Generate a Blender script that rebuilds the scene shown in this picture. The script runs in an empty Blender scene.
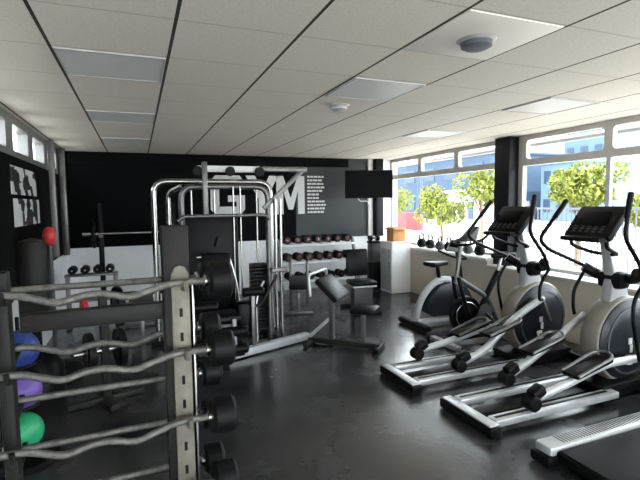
import bpy, bmesh, math, random
from mathutils import Vector, Matrix, Euler
random.seed(7)
S = bpy.context.scene
COL = S.collection
PI = math.pi

# ------------------------------------------------------------------ camera
cam_d = bpy.data.cameras.new('camera')
cam_d.sensor_width = 36.0
cam_d.lens = 455.0 / 640.0 * 36.0
cam_d.clip_start = 0.02
cam = bpy.data.objects.new('camera', cam_d)
COL.objects.link(cam)
R = ((0.92804714, -0.0411239, 0.37018553),
     (-0.3722543, -0.069162, 0.9255503),
     (-0.01245947, -0.99675746, -0.07949415))
m = Matrix([[R[i][0], -R[i][1], -R[i][2]] for i in range(3)]).to_4x4()
m.translation = (0, 0, 1.65)
cam.matrix_world = m
S.camera = cam

# ------------------------------------------------------------------ sky, sun, exposure
W = bpy.data.worlds.new('sky')
S.world = W
W.use_nodes = True
bg = W.node_tree.nodes['Background']
bg.inputs[0].default_value = (0.86, 0.93, 1.0, 1)
bg.inputs[1].default_value = 3.0
sun_d = bpy.data.lights.new('sun', 'SUN')
sun_d.energy = 6.0
sun_d.angle = 0.01
sun_d.color = (1.0, 0.93, 0.82)
sun = bpy.data.objects.new('sun', sun_d)
COL.objects.link(sun)
sun.rotation_euler = Vector((0.02, 0.72, -1.0)).to_track_quat('-Z', 'Y').to_euler()
S.view_settings.view_transform = 'Standard'
S.view_settings.look = 'None'
S.view_settings.gamma = 1.0
S.view_settings.use_curve_mapping = False
S.view_settings.exposure = 1.55
S.cycles.max_bounces = 10
S.cycles.diffuse_bounces = 6
S.cycles.transparent_max_bounces = 12
S.cycles.sample_clamp_indirect = 6.0

# ------------------------------------------------------------------ materials
def mat(name, col, rough=0.5, metal=0.0, var=0.0, scale=8.0, bump=0.0, bscale=60.0, spec=0.5, rvar=0.0):
    M = bpy.data.materials.new(name)
    M.use_nodes = True
    nt = M.node_tree
    b = nt.nodes['Principled BSDF']
    b.inputs['Base Color'].default_value = (*col, 1)
    b.inputs['Roughness'].default_value = rough
    b.inputs['Metallic'].default_value = metal
    b.inputs['Specular IOR Level'].default_value = spec
    tc = nt.nodes.new('ShaderNodeTexCoord')
    n = nt.nodes.new('ShaderNodeTexNoise')
    n.inputs['Scale'].default_value = scale
    n.inputs['Detail'].default_value = 4
    nt.links.new(tc.outputs['Object'], n.inputs['Vector'])
    if var > 0:
        r = nt.nodes.new('ShaderNodeValToRGB')
        r.color_ramp.elements[0].color = (*[max(0, c * (1 - var)) for c in col], 1)
        r.color_ramp.elements[1].color = (*[min(1, c * (1 + var)) for c in col], 1)
        r.color_ramp.elements[0].position = 0.3
        r.color_ramp.elements[1].position = 0.7
        nt.links.new(n.outputs['Fac'], r.inputs['Fac'])
        nt.links.new(r.outputs['Color'], b.inputs['Base Color'])
    if rvar > 0:
        mr = nt.nodes.new('ShaderNodeMapRange')
        mr.inputs['From Min'].default_value = 0.3
        mr.inputs['From Max'].default_value = 0.7
        mr.inputs['To Min'].default_value = max(0.03, rough - rvar)
        mr.inputs['To Max'].default_value = min(1, rough + rvar)
        nt.links.new(n.outputs['Fac'], mr.inputs['Value'])
        nt.links.new(mr.outputs['Result'], b.inputs['Roughness'])
    if bump > 0:
        n2 = nt.nodes.new('ShaderNodeTexNoise')
        n2.inputs['Scale'].default_value = bscale
        n2.inputs['Detail'].default_value = 5
        nt.links.new(tc.outputs['Object'], n2.inputs['Vector'])
        bp = nt.nodes.new('ShaderNodeBump')
        bp.inputs['Strength'].default_value = bump
        bp.inputs['Distance'].default_value = 0.01
        nt.links.new(n2.outputs['Fac'], bp.inputs['Height'])
        nt.links.new(bp.outputs['Normal'], b.inputs['Normal'])
    return M

M_floor = mat('black_rubber_floor', (0.025, 0.0255, 0.027), 0.24, 0, 0.5, 1.6, 0.10, 30, 0.8, 0.10)
M_white = mat('white_wall_paint', (0.90, 0.91, 0.92), 0.6, 0, 0.03, 3)
M_black = mat('black_wall_paint', (0.0030, 0.0032, 0.0036), 0.6, 0, 0.1, 3, 0.05, 80, 0.05)
M_sheen = mat('black_wall_paint_sheen', (0.030, 0.034, 0.037), 0.45, 0, 0.08, 3, 0, 60, 0.3)  # black wall paint greyed, the window sheen put into its colour
M_beige = mat('beige_wall_paint', (0.60, 0.54, 0.455), 0.7, 0, 0.05, 3)
M_sill = mat('white_sill_paint', (0.78, 0.77, 0.74), 0.4)
M_frame = mat('pale_aluminium_frame', (0.50, 0.48, 0.44), 0.45, 0.2, 0.05, 6)
M_column = mat('black_column_paint', (0.004, 0.0045, 0.008), 0.4, spec=0.2)
M_greyframe = mat('grey_trim_metal', (0.25, 0.25, 0.25), 0.4, 0.5)
M_chrome = mat('brushed_chrome', (0.38, 0.38, 0.37), 0.25, 1.0, 0.08, 30)
M_steel = mat('grey_steel', (0.17, 0.17, 0.165), 0.38, 0.8, 0.1, 25)
M_knurl = mat('worn_bar_steel', (0.22, 0.215, 0.20), 0.4, 0.85, 0.35, 40, 0.5, 300)
M_rackdark = mat('charcoal_powder_coat', (0.013, 0.013, 0.0115), 0.5, 0.0, 0.15, 12, 0.15, 180, 0.25)
M_tan = mat('tan_plate_metal', (0.20, 0.185, 0.145), 0.5, 0.15, 0.2, 14)
M_blk = mat('black_plastic', (0.0035, 0.0035, 0.004), 0.4, 0, 0.2, 20, spec=0.16)
M_rub = mat('black_rubber', (0.0035, 0.0035, 0.004), 0.5, 0, 0.2, 30, 0.1, 150, 0.18)
M_vinyl = mat('black_vinyl', (0.004, 0.004, 0.005), 0.36, 0, 0.2, 20, 0.12, 120, 0.14)
M_silver = mat('silver_painted_metal', (0.56, 0.57, 0.58), 0.32, 0.4, 0.06, 15)
M_taupe = mat('taupe_plastic', (0.22, 0.20, 0.165), 0.42, 0.1, 0.06, 10)
M_navy = mat('dark_blue_grey_plastic', (0.009, 0.012, 0.017), 0.3, 0, 0.15, 8, spec=0.35)
M_mark = mat('pale_marking', (0.65, 0.65, 0.65), 0.5)
M_screen = mat('dark_screen_glass', (0.0015, 0.0015, 0.002), 0.35, spec=0.06)
M_grey = mat('grey_plastic', (0.06, 0.062, 0.065), 0.45, 0, 0.1, 10)
M_lgrey = mat('light_grey_plastic', (0.45, 0.46, 0.47), 0.45, 0, 0.06, 10)
M_red = mat('red_vinyl', (0.55, 0.03, 0.035), 0.4, 0, 0.1, 12)
M_dred = mat('dark_red_urethane', (0.10, 0.010, 0.016), 0.45, 0, 0.1, 20)
M_blue = mat('blue_rubber', (0.02, 0.045, 0.22), 0.45, 0, 0.12, 12, 0.15, 90)
M_purple = mat('purple_rubber', (0.15, 0.085, 0.36), 0.45, 0, 0.12, 12, 0.15, 90)
M_green = mat('green_rubber', (0.02, 0.36, 0.15), 0.42, 0, 0.1, 12, 0.15, 90)
M_card = mat('brown_cardboard', (0.55, 0.27, 0.10), 0.8, 0, 0.08, 12)
M_panel = mat('unlit_light_diffuser', (0.68, 0.68, 0.69), 0.42, spec=0.35)
M_tile = mat('white_ceiling_tile', (0.84, 0.81, 0.75), 0.6)
M_puck = mat('dark_grey_speaker_mesh', (0.10, 0.11, 0.14), 0.6, 0, 0.2, 120, 0.4, 200)
M_pave = mat('pale_pavement', (0.55, 0.52, 0.48), 0.85, 0, 0.08, 2)
M_leaf = mat('yellow_green_leaves', (0.14, 0.165, 0.015), 0.6, 0, 0.45, 3)
M_bark = mat('grey_brown_bark', (0.15, 0.11, 0.08), 0.9, 0, 0.3, 12)
M_bluebld = mat('blue_facade', (0.022, 0.05, 0.095), 0.6, 0, 0.1, 0.4)
M_palebld = mat('pale_blue_facade', (0.09, 0.15, 0.21), 0.6, 0, 0.05, 0.4)
M_whitebld = mat('white_render', (0.45, 0.47, 0.50), 0.7, 0, 0.04, 0.5)
M_redwall = mat('red_painted_wall', (0.17, 0.03, 0.035), 0.7, 0, 0.1, 1)
M_bldglass = mat('facade_glass', (0.02, 0.045, 0.085), 0.3)
M_fence = mat('grey_fence_paint', (0.11, 0.12, 0.14), 0.5, 0.2)
M_brickp = mat('brown_planter_brick', (0.30, 0.19, 0.15), 0.8, 0, 0.2, 6)

def ceiling_material():
    M = bpy.data.materials.new('mineral_fibre_ceiling_tiles')
    M.use_nodes = True
    nt = M.node_tree; L = nt.links
    b = nt.nodes['Principled BSDF']
    b.inputs['Roughness'].default_value = 0.85
    tc = nt.nodes.new('ShaderNodeTexCoord')
    sp = nt.nodes.new('ShaderNodeSeparateXYZ')
    L.new(tc.outputs['Object'], sp.inputs[0])
    def math_(op, a, v=None):
        n = nt.nodes.new('ShaderNodeMath'); n.operation = op
        L.new(a, n.inputs[0])
        if v is not None:
            if isinstance(v, (int, float)): n.inputs[1].default_value = v
            else: L.new(v, n.inputs[1])
        return n.outputs[0]
    def line(axis, off, pitch, half):
        a = math_('SUBTRACT', sp.outputs[axis], off - pitch * 20 + pitch / 2)
        a = math_('MODULO', a, pitch)
        a = math_('SUBTRACT', a, pitch / 2)
        a = math_('ABSOLUTE', a)
        return math_('LESS_THAN', a, half)
    lx = line('X', -0.41, 0.62, 0.009)
    ly = line('Y', 1.745, 0.595, 0.005)
    ns = nt.nodes.new('ShaderNodeTexNoise'); ns.inputs['Scale'].default_value = 60; ns.inputs['Detail'].default_value = 6
    L.new(tc.outputs['Object'], ns.inputs['Vector'])
    rp = nt.nodes.new('ShaderNodeValToRGB')
    rp.color_ramp.elements[0].position = 0.3; rp.color_ramp.elements[1].position = 0.7
    rp.color_ramp.elements[0].color = (0.69, 0.65, 0.585, 1)
    rp.color_ramp.elements[1].color = (0.79, 0.75, 0.68, 1)
    L.new(ns.outputs['Fac'], rp.inputs['Fac'])
    m1 = nt.nodes.new('ShaderNodeMixRGB'); m1.inputs['Color2'].default_value = (0.52, 0.49, 0.44, 1)
    L.new(ly, m1.inputs['Fac']); L.new(rp.outputs['Color'], m1.inputs['Color1'])
    m2 = nt.nodes.new('ShaderNodeMixRGB'); m2.inputs['Color2'].default_value = (0.035, 0.033, 0.03, 1)
    L.new(lx, m2.inputs['Fac']); L.new(m1.outputs['Color'], m2.inputs['Color1'])
    L.new(m2.outputs['Color'], b.inputs['Base Color'])
    return M
M_ceil = ceiling_material()

def glass_material():
    M = bpy.data.materials.new('window_glass')
    M.use_nodes = True
    nt = M.node_tree
    nt.nodes.remove(nt.nodes['Principled BSDF'])
    t = nt.nodes.new('ShaderNodeBsdfTransparent'); t.inputs[0].default_value = (0.94, 0.96, 0.96, 1)
    g = nt.nodes.new('ShaderNodeBsdfGlossy'); g.inputs['Roughness'].default_value = 0.02
    fr = nt.nodes.new('ShaderNodeMath'); fr.operation = 'MULTIPLY_ADD'
    lw = nt.nodes.new('ShaderNodeLayerWeight'); lw.inputs['Blend'].default_value = 0.2
    pw = nt.nodes.new('ShaderNodeMath'); pw.operation = 'POWER'; pw.inputs[1].default_value = 3.0
    nt.links.new(lw.outputs['Facing'], pw.inputs[0]); nt.links.new(pw.outputs[0], fr.inputs[0])
    fr.inputs[1].default_value = 0.4; fr.inputs[2].default_value = 0.03
    mx = nt.nodes.new('ShaderNodeMixShader')
    nt.links.new(fr.outputs[0], mx.inputs[0])
    nt.links.new(t.outputs[0], mx.inputs[1]); nt.links.new(g.outputs[0], mx.inputs[2])
    nt.links.new(mx.outputs[0], nt.nodes['Material Output'].inputs['Surface'])
    return M
M_glass = glass_material()

def stencil_material():
    M = mat('black_and_white_stencil_print', (0.6, 0.6, 0.6), 0.6)
    nt = M.node_tree; b = nt.nodes['Principled BSDF']
    tc = nt.nodes.new('ShaderNodeTexCoord')
    v = nt.nodes.new('ShaderNodeTexVoronoi'); v.inputs['Scale'].default_value = 7.0; v.distance = 'CHEBYCHEV'
    nt.links.new(tc.outputs['Object'], v.inputs['Vector'])
    sx = nt.nodes.new('ShaderNodeSeparateXYZ')
    nt.links.new(v.outputs['Color'], sx.inputs[0])
    r = nt.nodes.new('ShaderNodeValToRGB'); r.color_ramp.interpolation = 'CONSTANT'
    r.color_ramp.elements[0].color = (0.012, 0.012, 0.012, 1)
    r.color_ramp.elements[1].position = 0.42
    r.color_ramp.elements[1].color = (0.62, 0.63, 0.64, 1)
    nt.links.new(sx.outputs[0], r.inputs['Fac'])
    nt.links.new(r.outputs['Color'], b.inputs['Base Color'])
    return M
M_stencil = stencil_material()

# ------------------------------------------------------------------ mesh helpers
class MB:
    def __init__(s): s.v = []; s.f = []; s.sm = []
    def add(s, vs, fs, smooth=False, mx=None):
        o = len(s.v)
        for p in vs:
            p = Vector(p)
            s.v.append(tuple(mx @ p if mx else p))
        for f in fs:
            s.f.append([i + o for i in f]); s.sm.append(smooth)
        return s
    def box(s, c, d, bev=0.0, rot=None, seg=2):
        bm = bmesh.new()
        bmesh.ops.create_cube(bm, size=1.0)
        for v in bm.verts: v.co = Vector((v.co.x * d[0], v.co.y * d[1], v.co.z * d[2]))
        if bev > 0:
            bmesh.ops.bevel(bm, geom=bm.edges[:], offset=min(bev, min(d) * 0.49), segments=seg, profile=0.5, affect='EDGES')
        mx = Matrix.Translation(c)
        if rot is not None: mx = mx @ Euler(rot).to_matrix().to_4x4()
        bm.verts.index_update()
        s.add([v.co.copy() for v in bm.verts], [[v.index for v in f.verts] for f in bm.faces], bev > 0, mx)
        bm.free(); return s
    def bar(s, p, q, w, h, bev=0.004, up=(0, 0, 1)):
        p = Vector(p); q = Vector(q); d = q - p; L = d.length; d.normalize()
        u = Vector(up)
        if abs(d.dot(u)) > 0.98: u = Vector((1, 0, 0))
        y = u.cross(d).normalized(); z = d.cross(y)
        bm = bmesh.new(); bmesh.ops.create_cube(bm, size=1.0)
        for v in bm.verts: v.co = Vector((v.co.x * L, v.co.y * w, v.co.z * h))
        if bev > 0: bmesh.ops.bevel(bm, geom=bm.edges[:], offset=min(bev, min(L, w, h) * .45), segments=2, profile=0.5, affect='EDGES')
        mx = Matrix((d, y, z)).transposed().to_4x4(); mx.translation = (p + q) / 2
        bm.verts.index_update()
        s.add([v.co.copy() for v in bm.verts], [[v.index for v in f.verts] for f in bm.faces], bev > 0, mx)
        bm.free(); return s
    def tube(s, pts, r, fillet=0.0, seg=12, closed=False, flat=None):
        P = [Vector(p) for p in pts]
        if fillet > 0 and len(P) > 2:
            Q = []
            n = len(P)
            for i in range(n):
                if not closed and i in (0, n - 1): Q.append(P[i]); continue
                a, b, c = P[i - 1], P[i], P[(i + 1) % n]
                f = min(fillet, (a - b).length * .48, (c - b).length * .48)
                s0 = b + (a - b).normalized() * f; s1 = b + (c - b).normalized() * f
                for k in range(7):
                    t = k / 6
                    Q.append(s0 * (1 - t) ** 2 + b * 2 * t * (1 - t) + s1 * t * t)
            P = Q
        n = len(P)
        rr = r if isinstance(r, (list, tuple)) else None
        vs = []; fs = []
        prev = None
        for i in range(n):
            if closed: t = (P[(i + 1) % n] - P[i - 1]).normalized()
            elif i == 0: t = (P[1] - P[0]).normalized()
            elif i == n - 1: t = (P[-1] - P[-2]).normalized()
            else: t = ((P[i + 1] - P[i]).normalized() + (P[i] - P[i - 1]).normalized()).normalized()
            if prev is None:
                u = Vector((0, 0, 1)) if abs(t.z) < .9 else Vector((1, 0, 0))
                a = t.cross(u).normalized()
            else:
                a = (prev - t * prev.dot(t)).normalized()
            prev = a; b = t.cross(a)
            ri = r if rr is None else rr[0] + (rr[1] - rr[0]) * i / (n - 1)
            for k in range(seg):
                th = 2 * PI * k / seg
                vs.append(P[i] + a * (ri * math.cos(th)) + b * (ri * math.sin(th)))
        for i in range(n if closed else n - 1):
            j = (i + 1) % n
            for k in range(seg):
                k2 = (k + 1) % seg
                fs.append([i * seg + k, i * seg + k2, j * seg + k2, j * seg + k])
        if not closed:
            fs.append(list(range(seg))[::-1]); fs.append([(n - 1) * seg + k for k in range(seg)])
        return s.add(vs, fs, True)
    def lathe(s, prof, c, axis='Z', seg=32, mx=None):
        vs = []; fs = []
        n = len(prof)
        for i, (r, z) in enumerate(prof):
            for k in range(seg):
                th = 2 * PI * k / seg
                x, y = r * math.cos(th), r * math.sin(th)
                p = {'Z': (x, y, z), 'Y': (x, z, y), 'X': (z, x, y)}[axis]
                vs.append(Vector(p) + Vector(c))
        for i in range(n - 1):
            for k in range(seg):
                k2 = (k + 1) % seg
                q = [i * seg + k, i * seg + k2, (i + 1) * seg + k2, (i + 1) * seg + k]
                fs.append(q if axis != 'Y' else q[::-1])
        if prof[0][0] > 1e-6: fs.append(list(range(seg))[::-1] if axis != 'Y' else list(range(seg)))
        if prof[-1][0] > 1e-6:
            e = [(n - 1) * seg + k for k in range(seg)]
            fs.append(e if axis != 'Y' else e[::-1])
        return s.add(vs, fs, True, mx)
    def cyl(s, p, q, r, seg=20, bev=0.004):
        p = Vector(p); q = Vector(q); d = q - p; L = d.length
        b = min(bev, r * .4, L * .4)
        mx = d.to_track_quat('Z', 'Y').to_matrix().to_4x4(); mx.translation = p
        return s.lathe([(r - b, 0), (r, b), (r, L - b), (r - b, L)], (0, 0, 0), 'Z', seg, mx)
    def ball(s, c, r, sc=(1, 1, 1), seg=24):
        n = seg // 2
        prof = [(max(1e-5, r * math.sin(PI * i / n)), -r * math.cos(PI * i / n)) for i in range(n + 1)]
        mx = Matrix.Translation(c) @ Matrix.Diagonal((*sc, 1))
        return s.lathe(prof, (0, 0, 0), 'Z', seg, mx)
    def prism(s, poly, y0, y1, bev=0.0, mx=None, plane='XZ'):
        """poly in a plane, extruded along the remaining axis from y0 to y1"""
        bm = bmesh.new()
        def pt(a, b, t): return {'XZ': (a, t, b), 'XY': (a, b, t), 'YZ': (t, a, b)}[plane]
        va = [bm.verts.new(pt(a, b, y0)) for a, b in poly]
        vb = [bm.verts.new(pt(a, b, y1)) for a, b in poly]
        n = len(poly)
        bm.faces.new(va); bm.faces.new(vb[::-1])
        for i in range(n):
            j = (i + 1) % n
            bm.faces.new([va[j], va[i], vb[i], vb[j]])
        bmesh.ops.recalc_face_normals(bm, faces=bm.faces[:])
        if bev > 0: bmesh.ops.bevel(bm, geom=bm.edges[:], offset=bev, segments=2, profile=0.5, affect='EDGES')
        bm.verts.index_update()
        s.add([v.co.copy() for v in bm.verts], [[v.index for v in f.verts] for f in bm.faces], bev > 0, mx)
        bm.free(); return s
    def build(s, name, material, parent=None, ang=40):
        me = bpy.data.meshes.new(name)
        me.from_pydata(s.v, [], s.f)
        me.materials.append(material)
        bm = bmesh.new(); bm.from_mesh(me)
        bmesh.ops.recalc_face_normals(bm, faces=bm.faces[:])
        bm.to_mesh(me); bm.free()
        if any(s.sm):
            for p in me.polygons: p.use_smooth = True
            try: me.set_sharp_from_angle(angle=math.radians(ang))
            except Exception: pass
        me.update()
        o = bpy.data.objects.new(name, me)
        COL.objects.link(o)
        if parent: o.parent = parent
        return o

def tag(o, label, cat, group=None, kind=None):
    o['label'] = label; o['category'] = cat
    if group: o['group'] = group
    if kind: o['kind'] = kind
    return o
def thing(name, label, cat, loc=(0, 0, 0), rz=0.0, group=None):
    o = bpy.data.objects.new(name, None); COL.objects.link(o)
    o.empty_display_size = 0.1
    o.location = loc; o.rotation_euler = (0, 0, rz)
    return tag(o, label, cat, group)
def struct(o, label=None):
    o['kind'] = 'structure'
    if label: o['label'] = label
    return o
def dup(root, loc, rz=None, label=None, group=None):
    def cp(o, par):
        c = o.copy(); COL.objects.link(c)
        if par: c.parent = par
        for ch in list(o.children): cp(ch, c)
        return c
    r = cp(root, None)
    r.location = loc
    if rz is not None: r.rotation_euler = (0, 0, rz)
    if label: r['label'] = label
    if group: r['group'] = group
    return r
def B(*a, **k): return MB().box(*a, **k)
ORD = ['first', 'second', 'third', 'fourth', 'fifth', 'sixth', 'seventh', 'eighth', 'ninth', 'tenth']

# ------------------------------------------------------------------ the room
XL, XR, XG = -1.08, 4.65, 4.95      # left wall, right dado face, right glass line
YN, YB = -3.2, 8.3
HC = 2.535
struct(B((1.94, 2.55, -0.05), (6.3, 11.8, 0.1)).build('floor', M_floor))
struct(B((1.94, 2.55, HC + 0.06), (6.5, 11.9, 0.12)).build('ceiling', M_ceil))
# back wall: white dado, black upper
wb = struct(B((1.94, YB + 0.1, 0.5), (6.3, 0.2, 1.0)).build('wall_back', M_white))
BZ = 0.98
MB().box((0.85, YB + 0.09, (BZ + HC) / 2), (3.95, 0.22, HC - BZ)).build('black_panel', M_black, wb)
MB().box((3.59, YB + 0.09, (BZ + HC) / 2), (1.53, 0.22, HC - BZ)).build('black_panel_sheen', M_sheen, wb)  # right part of the black wall, window reflection painted in as grey
MB().box((4.72, YB + 0.1, (BZ + HC) / 2), (0.73, 0.2, HC - BZ)).build('white_panel', M_white, wb)
MB().box((1.43, YB - 0.035, HC - 0.09), (5.0, 0.03, 0.17)).build('ceiling_bulkhead', M_black, wb)
wn = struct(B((1.94, YN - 0.1, 0.06), (6.3, 0.2, 0.12)).build('wall_near', M_white))
B((1.94, YN - 0.1, HC - 0.05), (6.3, 0.2, 0.10)).build('lintel', M_white, wn)
for i in range(7): B((-1.13 + i * 1.02, YN - 0.1, HC / 2), (0.07, 0.09, HC - .2), 0.005).build('mullion', M_frame, wn)
MB().add([(-1.2, YN - 0.1, .12), (5.1, YN - 0.1, .12), (5.1, YN - 0.1, HC - .1), (-1.2, YN - 0.1, HC - .1)], [[0, 1, 2, 3]]).build('pane', M_glass, wn)
# left wall
wl = struct(B((XL - 0.1, 2.55, 0.46), (0.2, 11.5, 0.92)).build('wall_left', M_white))
B((XL - 0.1, 2.55, (0.92 + 2.14) / 2), (0.2, 11.5, 1.22)).build('black_panel', M_black, wl)
def holed(y0, y1, z0, z1, hy0, hy1, hz0, hz1, x, t, r=0.06):
    """window frame panel in the YZ plane with one round-cornered opening"""
    inn = []
    for cyy, czz, a0 in ((hy1 - r, hz1 - r, 0), (hy0 + r, hz1 - r, 90), (hy0 + r, hz0 + r, 180), (hy1 - r, hz0 + r, 270)):
        for k in range(7):
            a = math.radians(a0 + 15 * k)
            inn.append((cyy + r * math.cos(a), czz + r * math.sin(a), a0, k))
    out = []
    cs = {0: (y1, z1), 90: (y0, z1), 180: (y0, z0), 270: (y1, z0)}
    for yy, zz, a0, k in inn:
        cy_, cz_ = cs[a0]
        if a0 in (0, 180):
            out.append((cy_, zz + (cz_ - zz) * k / 3) if k < 3 else ((cy_, cz_) if k == 3 else (yy + (cy_ - yy) * (6 - k) / 3, cz_)))
        else:
            out.append((yy + (cy_ - yy) * k / 3, cz_) if k < 3 else ((cy_, cz_) if k == 3 else (cy_, zz + (cz_ - zz) * (6 - k) / 3)))
    n = len(inn); vs = []
    for dx in (-t / 2, t / 2):
        vs += [(x + dx, a, b) for a, b, _, _ in inn] + [(x + dx, a, b) for a, b in out]
    fs = []
    for i in range(n):
        j = (i + 1) % n
        fs.append([i, j, n + j, n + i]); fs.append([2 * n + j, 2 * n + i, 3 * n + i, 3 * n + j])
        fs.append([j, i, 2 * n + i, 2 * n + j]); fs.append([n + i, n + j, 3 * n + j, 3 * n + i])
    return MB().add(vs, fs)
k = 1
yy = -3.2
while yy < 8.2:
    y1 = min(yy + 0.92, 8.3)
    f = struct(holed(yy, y1, 2.14, HC, yy + 0.13, y1 - 0.13, 2.2, 2.455, XL - 0.05, 0.10, 0.03).build('window_%d' % k, M_greyframe))
    MB().box((XL - 0.06, (yy + y1) / 2, 2.33), (0.006, y1 - yy - 0.25, 0.27)).build('pane', M_glass, f)
    k += 1; yy = y1
struct(B((XL + 0.04, 7.05, 1.75), (0.07, 0.07, 1.56), 0.006).build('trim_1', M_greyframe))
struct(B((XL + 0.05, 7.9, 1.72), (0.09, 0.07, 1.62), 0.006).build('trim_2', M_steel))
# right wall: dado, sill, column, frames
yc0, yc1 = 4.87, 5.15
wr = struct(B(((XR + 5.1) / 2, (YN + yc1) / 2, 0.36), (5.1 - XR, yc1 - YN, 0.72)).build('wall_right', M_beige))
B(((XR + 5.1) / 2, (yc1 + YB) / 2, 0.40), (5.1 - XR, YB - yc1, 0.80)).build('far_dado', M_beige, wr)
B(((XR + 5.12) / 2 - 0.01, (YN + yc1) / 2, 0.735), (5.12 - XR + 0.03, yc1 - YN, 0.03), 0.006).build('near_sill', M_sill, wr)
B(((XR + 5.12) / 2 - 0.01, (yc1 + YB) / 2, 0.82), (5.12 - XR + 0.03, YB - yc1, 0.04), 0.006).build('far_sill', M_sill, wr)
struct(B((4.86, (yc0 + yc1) / 2, (0.75 + HC) / 2), (0.22, yc1 - yc0, HC - 0.75), 0.008).build('column', M_column))
struct(B((4.56, 8.19, (0.98 + HC) / 2), (0.16, 0.16, HC - 0.98), 0.008).build('corner_column', M_column))
struct(B((4.40, 8.25, (0.98 + HC) / 2), (0.09, 0.06, HC - 0.98), 0.006).build('trim_3', M_sill))
spans = []
y = yc0 - 0.08
while y > YN + 0.2:
    y0 = max(YN, y - 1.21); spans.append((y0, y, 0.75)); y = y0
y = yc1
while y < YB - 0.05:
    y1 = min(YB, y + 1.05); spans.append((y, y1, 0.84)); y = y1
for (a, b, zs) in spans:
    f = struct(holed(a, b, 2.13, HC, a + 0.05, b - 0.05, 2.215, 2.47, XG, 0.07, 0.05).build('window_%d' % k, M_frame)); k += 1
    mb = MB()
    if a < yc0 or a < yc1 + .1: mb.box((XG, a + 0.014, (zs + 2.13) / 2), (0.05, 0.024, 2.13 - zs), 0.004)
    if b < yc0 - .5 or b > YB - .1: mb.box((XG, b - 0.014, (zs + 2.13) / 2), (0.05, 0.024, 2.13 - zs), 0.004)
    mb.box((XG, (a + b) / 2, zs + 0.02), (0.06, b - a, 0.04), 0.004)
    mb.build('mullion', M_lgrey, f)
    MB().box((XG + 0.01, (a + b) / 2, (zs + 2.13) / 2), (0.006, b - a - 0.07, 2.13 - zs)).build('pane', M_glass, f)
    MB().box((XG + 0.01, (a + b) / 2, 2.34), (0.006, b - a - 0.09, 0.27)).build('pane', M_glass, f)
struct(B((XG, yc0 - 0.04, (0.75 + HC) / 2), (0.07, 0.08, HC - 0.75), 0.004).build('trim_4', M_frame))
# eave gutter outside, seen through the top lights
struct(MB().tube([(5.55, YN, 2.50), (5.55, YB + 1, 2.50)], 0.045, seg=10).build('gutter', M_greyframe))

# ------------------------------------------------------------------ outdoors
struct(B((15, 10, -0.2), (110, 130, 0.1)).build('pavement', M_pave))
struct(B((10.8, 14, -0.08), (0.3, 60, 0.16), 0.02).build('kerb', M_whitebld))
fx = 9.0
fe = thing('railing_fence', 'grey metal railing fence along the pavement beyond the windows', 'fence', (fx, 0, -0.15))
mb = MB()
yy = -2.0
while yy < 8.6:
    mb.box((0, yy, 0.85), (0.02, 0.022, 1.5)); yy += 0.13
mb.build('bars', M_fence, fe)
MB().box((0, 3.3, 1.62), (0.05, 10.6, 0.05)).build('top_rail', M_fence, fe)
MB().box((0, 3.3, 0.16), (0.05, 10.6, 0.05)).build('bottom_rail', M_fence, fe)
for yy in (-2, 0.1, 2.2, 4.3, 6.4, 8.6):
    MB().box((0, yy, 0.9), (0.07, 0.07, 1.8), 0.006).build('post', M_fence, fe)
def planter(y, L, label):
    t = thing('brick_planter', label, 'planter', (8.3, y, -0.15))
    MB().box((0, 0, 0.2), (0.6, L, 0.4), 0.02).build('box', M_brickp, t)
    MB().box((0, 0, 0.41), (0.46, L - 0.14, 0.03), 0.01).build('soil', M_bark, t)
planter(7.2, 1.7, 'low brown brick planter under the large tree seen past the second elliptical')
def leaf_mesh(n, rx, ry, rz, size):
    mb = MB()
    blobs = [(Vector((random.uniform(-.55, .55) * rx, random.uniform(-.55, .55) * ry, random.uniform(-.5, .5) * rz)), random.uniform(.35, .6)) for _ in range(11)]
    for _ in range(n):
        c, q = random.choice(blobs)
        d = Vector((random.gauss(0, 1), random.gauss(0, 1), random.gauss(0, 1))).normalized() * random.uniform(.5, 1) ** .5
        p = c + Vector((d.x * rx * q, d.y * ry * q, d.z * rz * q))
        e = Euler((random.uniform(0, 6.3), random.uniform(0, 6.3), random.uniform(0, 6.3))).to_matrix()
        s_ = size * random.uniform(.6, 1.3)
        mb.add([p + e @ Vector(t) for t in ((-s_ * .5, 0, 0), (0, -s_ * .35, s_ * .12), (s_ * .8, 0, 0), (0, s_ * .35, s_ * .12))], [[0, 1, 2, 3]])
    return mb
def tree(loc, h, rx, ry, rz, n, label, size=0.1):
    t = thing('street_tree', label, 'tree', loc, 0, 'street trees beyond the windows')
    mb = MB()
    mb.tube([(0, 0, 0), (0.03, 0.02, h * .4), (-.02, 0, h * .75), (0, 0, h)], [0.06, 0.03], 0.1, 8)
    for i in range(5):
        a = i * 1.3
        mb.tube([(0, 0, h * .62), (math.cos(a) * rx * .35, math.sin(a) * ry * .35, h * .9), (math.cos(a) * rx * .65, math.sin(a) * ry * .65, h * 1.02)], [0.025, 0.008], 0.08, 6)
    mb.build('trunk', M_bark, t)
    f = leaf_mesh(n, rx, ry, rz, size).build('foliage', M_leaf, t)
    f.location = (0, 0, h)
    return t
tree((9.7, 7.75, -0.15), 2.2, 0.85, 0.95, 0.62, 2600, 'large yellow-green tree outside to the right of the black column')
tree((9.7, 11.0, -0.15), 2.2, 0.7, 0.75, 0.65, 1800, 'yellow-green tree outside, just left of the black column')
tree((9.5, 12.7, -0.15), 1.7, 0.75, 0.9, 0.75, 1900, 'pale green tree outside with a low crown above the kettlebell row')
tree((9.5, 15.6, -0.15), 1.95, 0.6, 0.6, 0.75, 1200, 'small yellow-green tree outside beside the wall television')
tree((9.9, 6.3, -0.15), 1.6, 0.5, 0.6, 0.45, 900, 'low pale green tree outside behind the nearer elliptical console')
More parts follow.
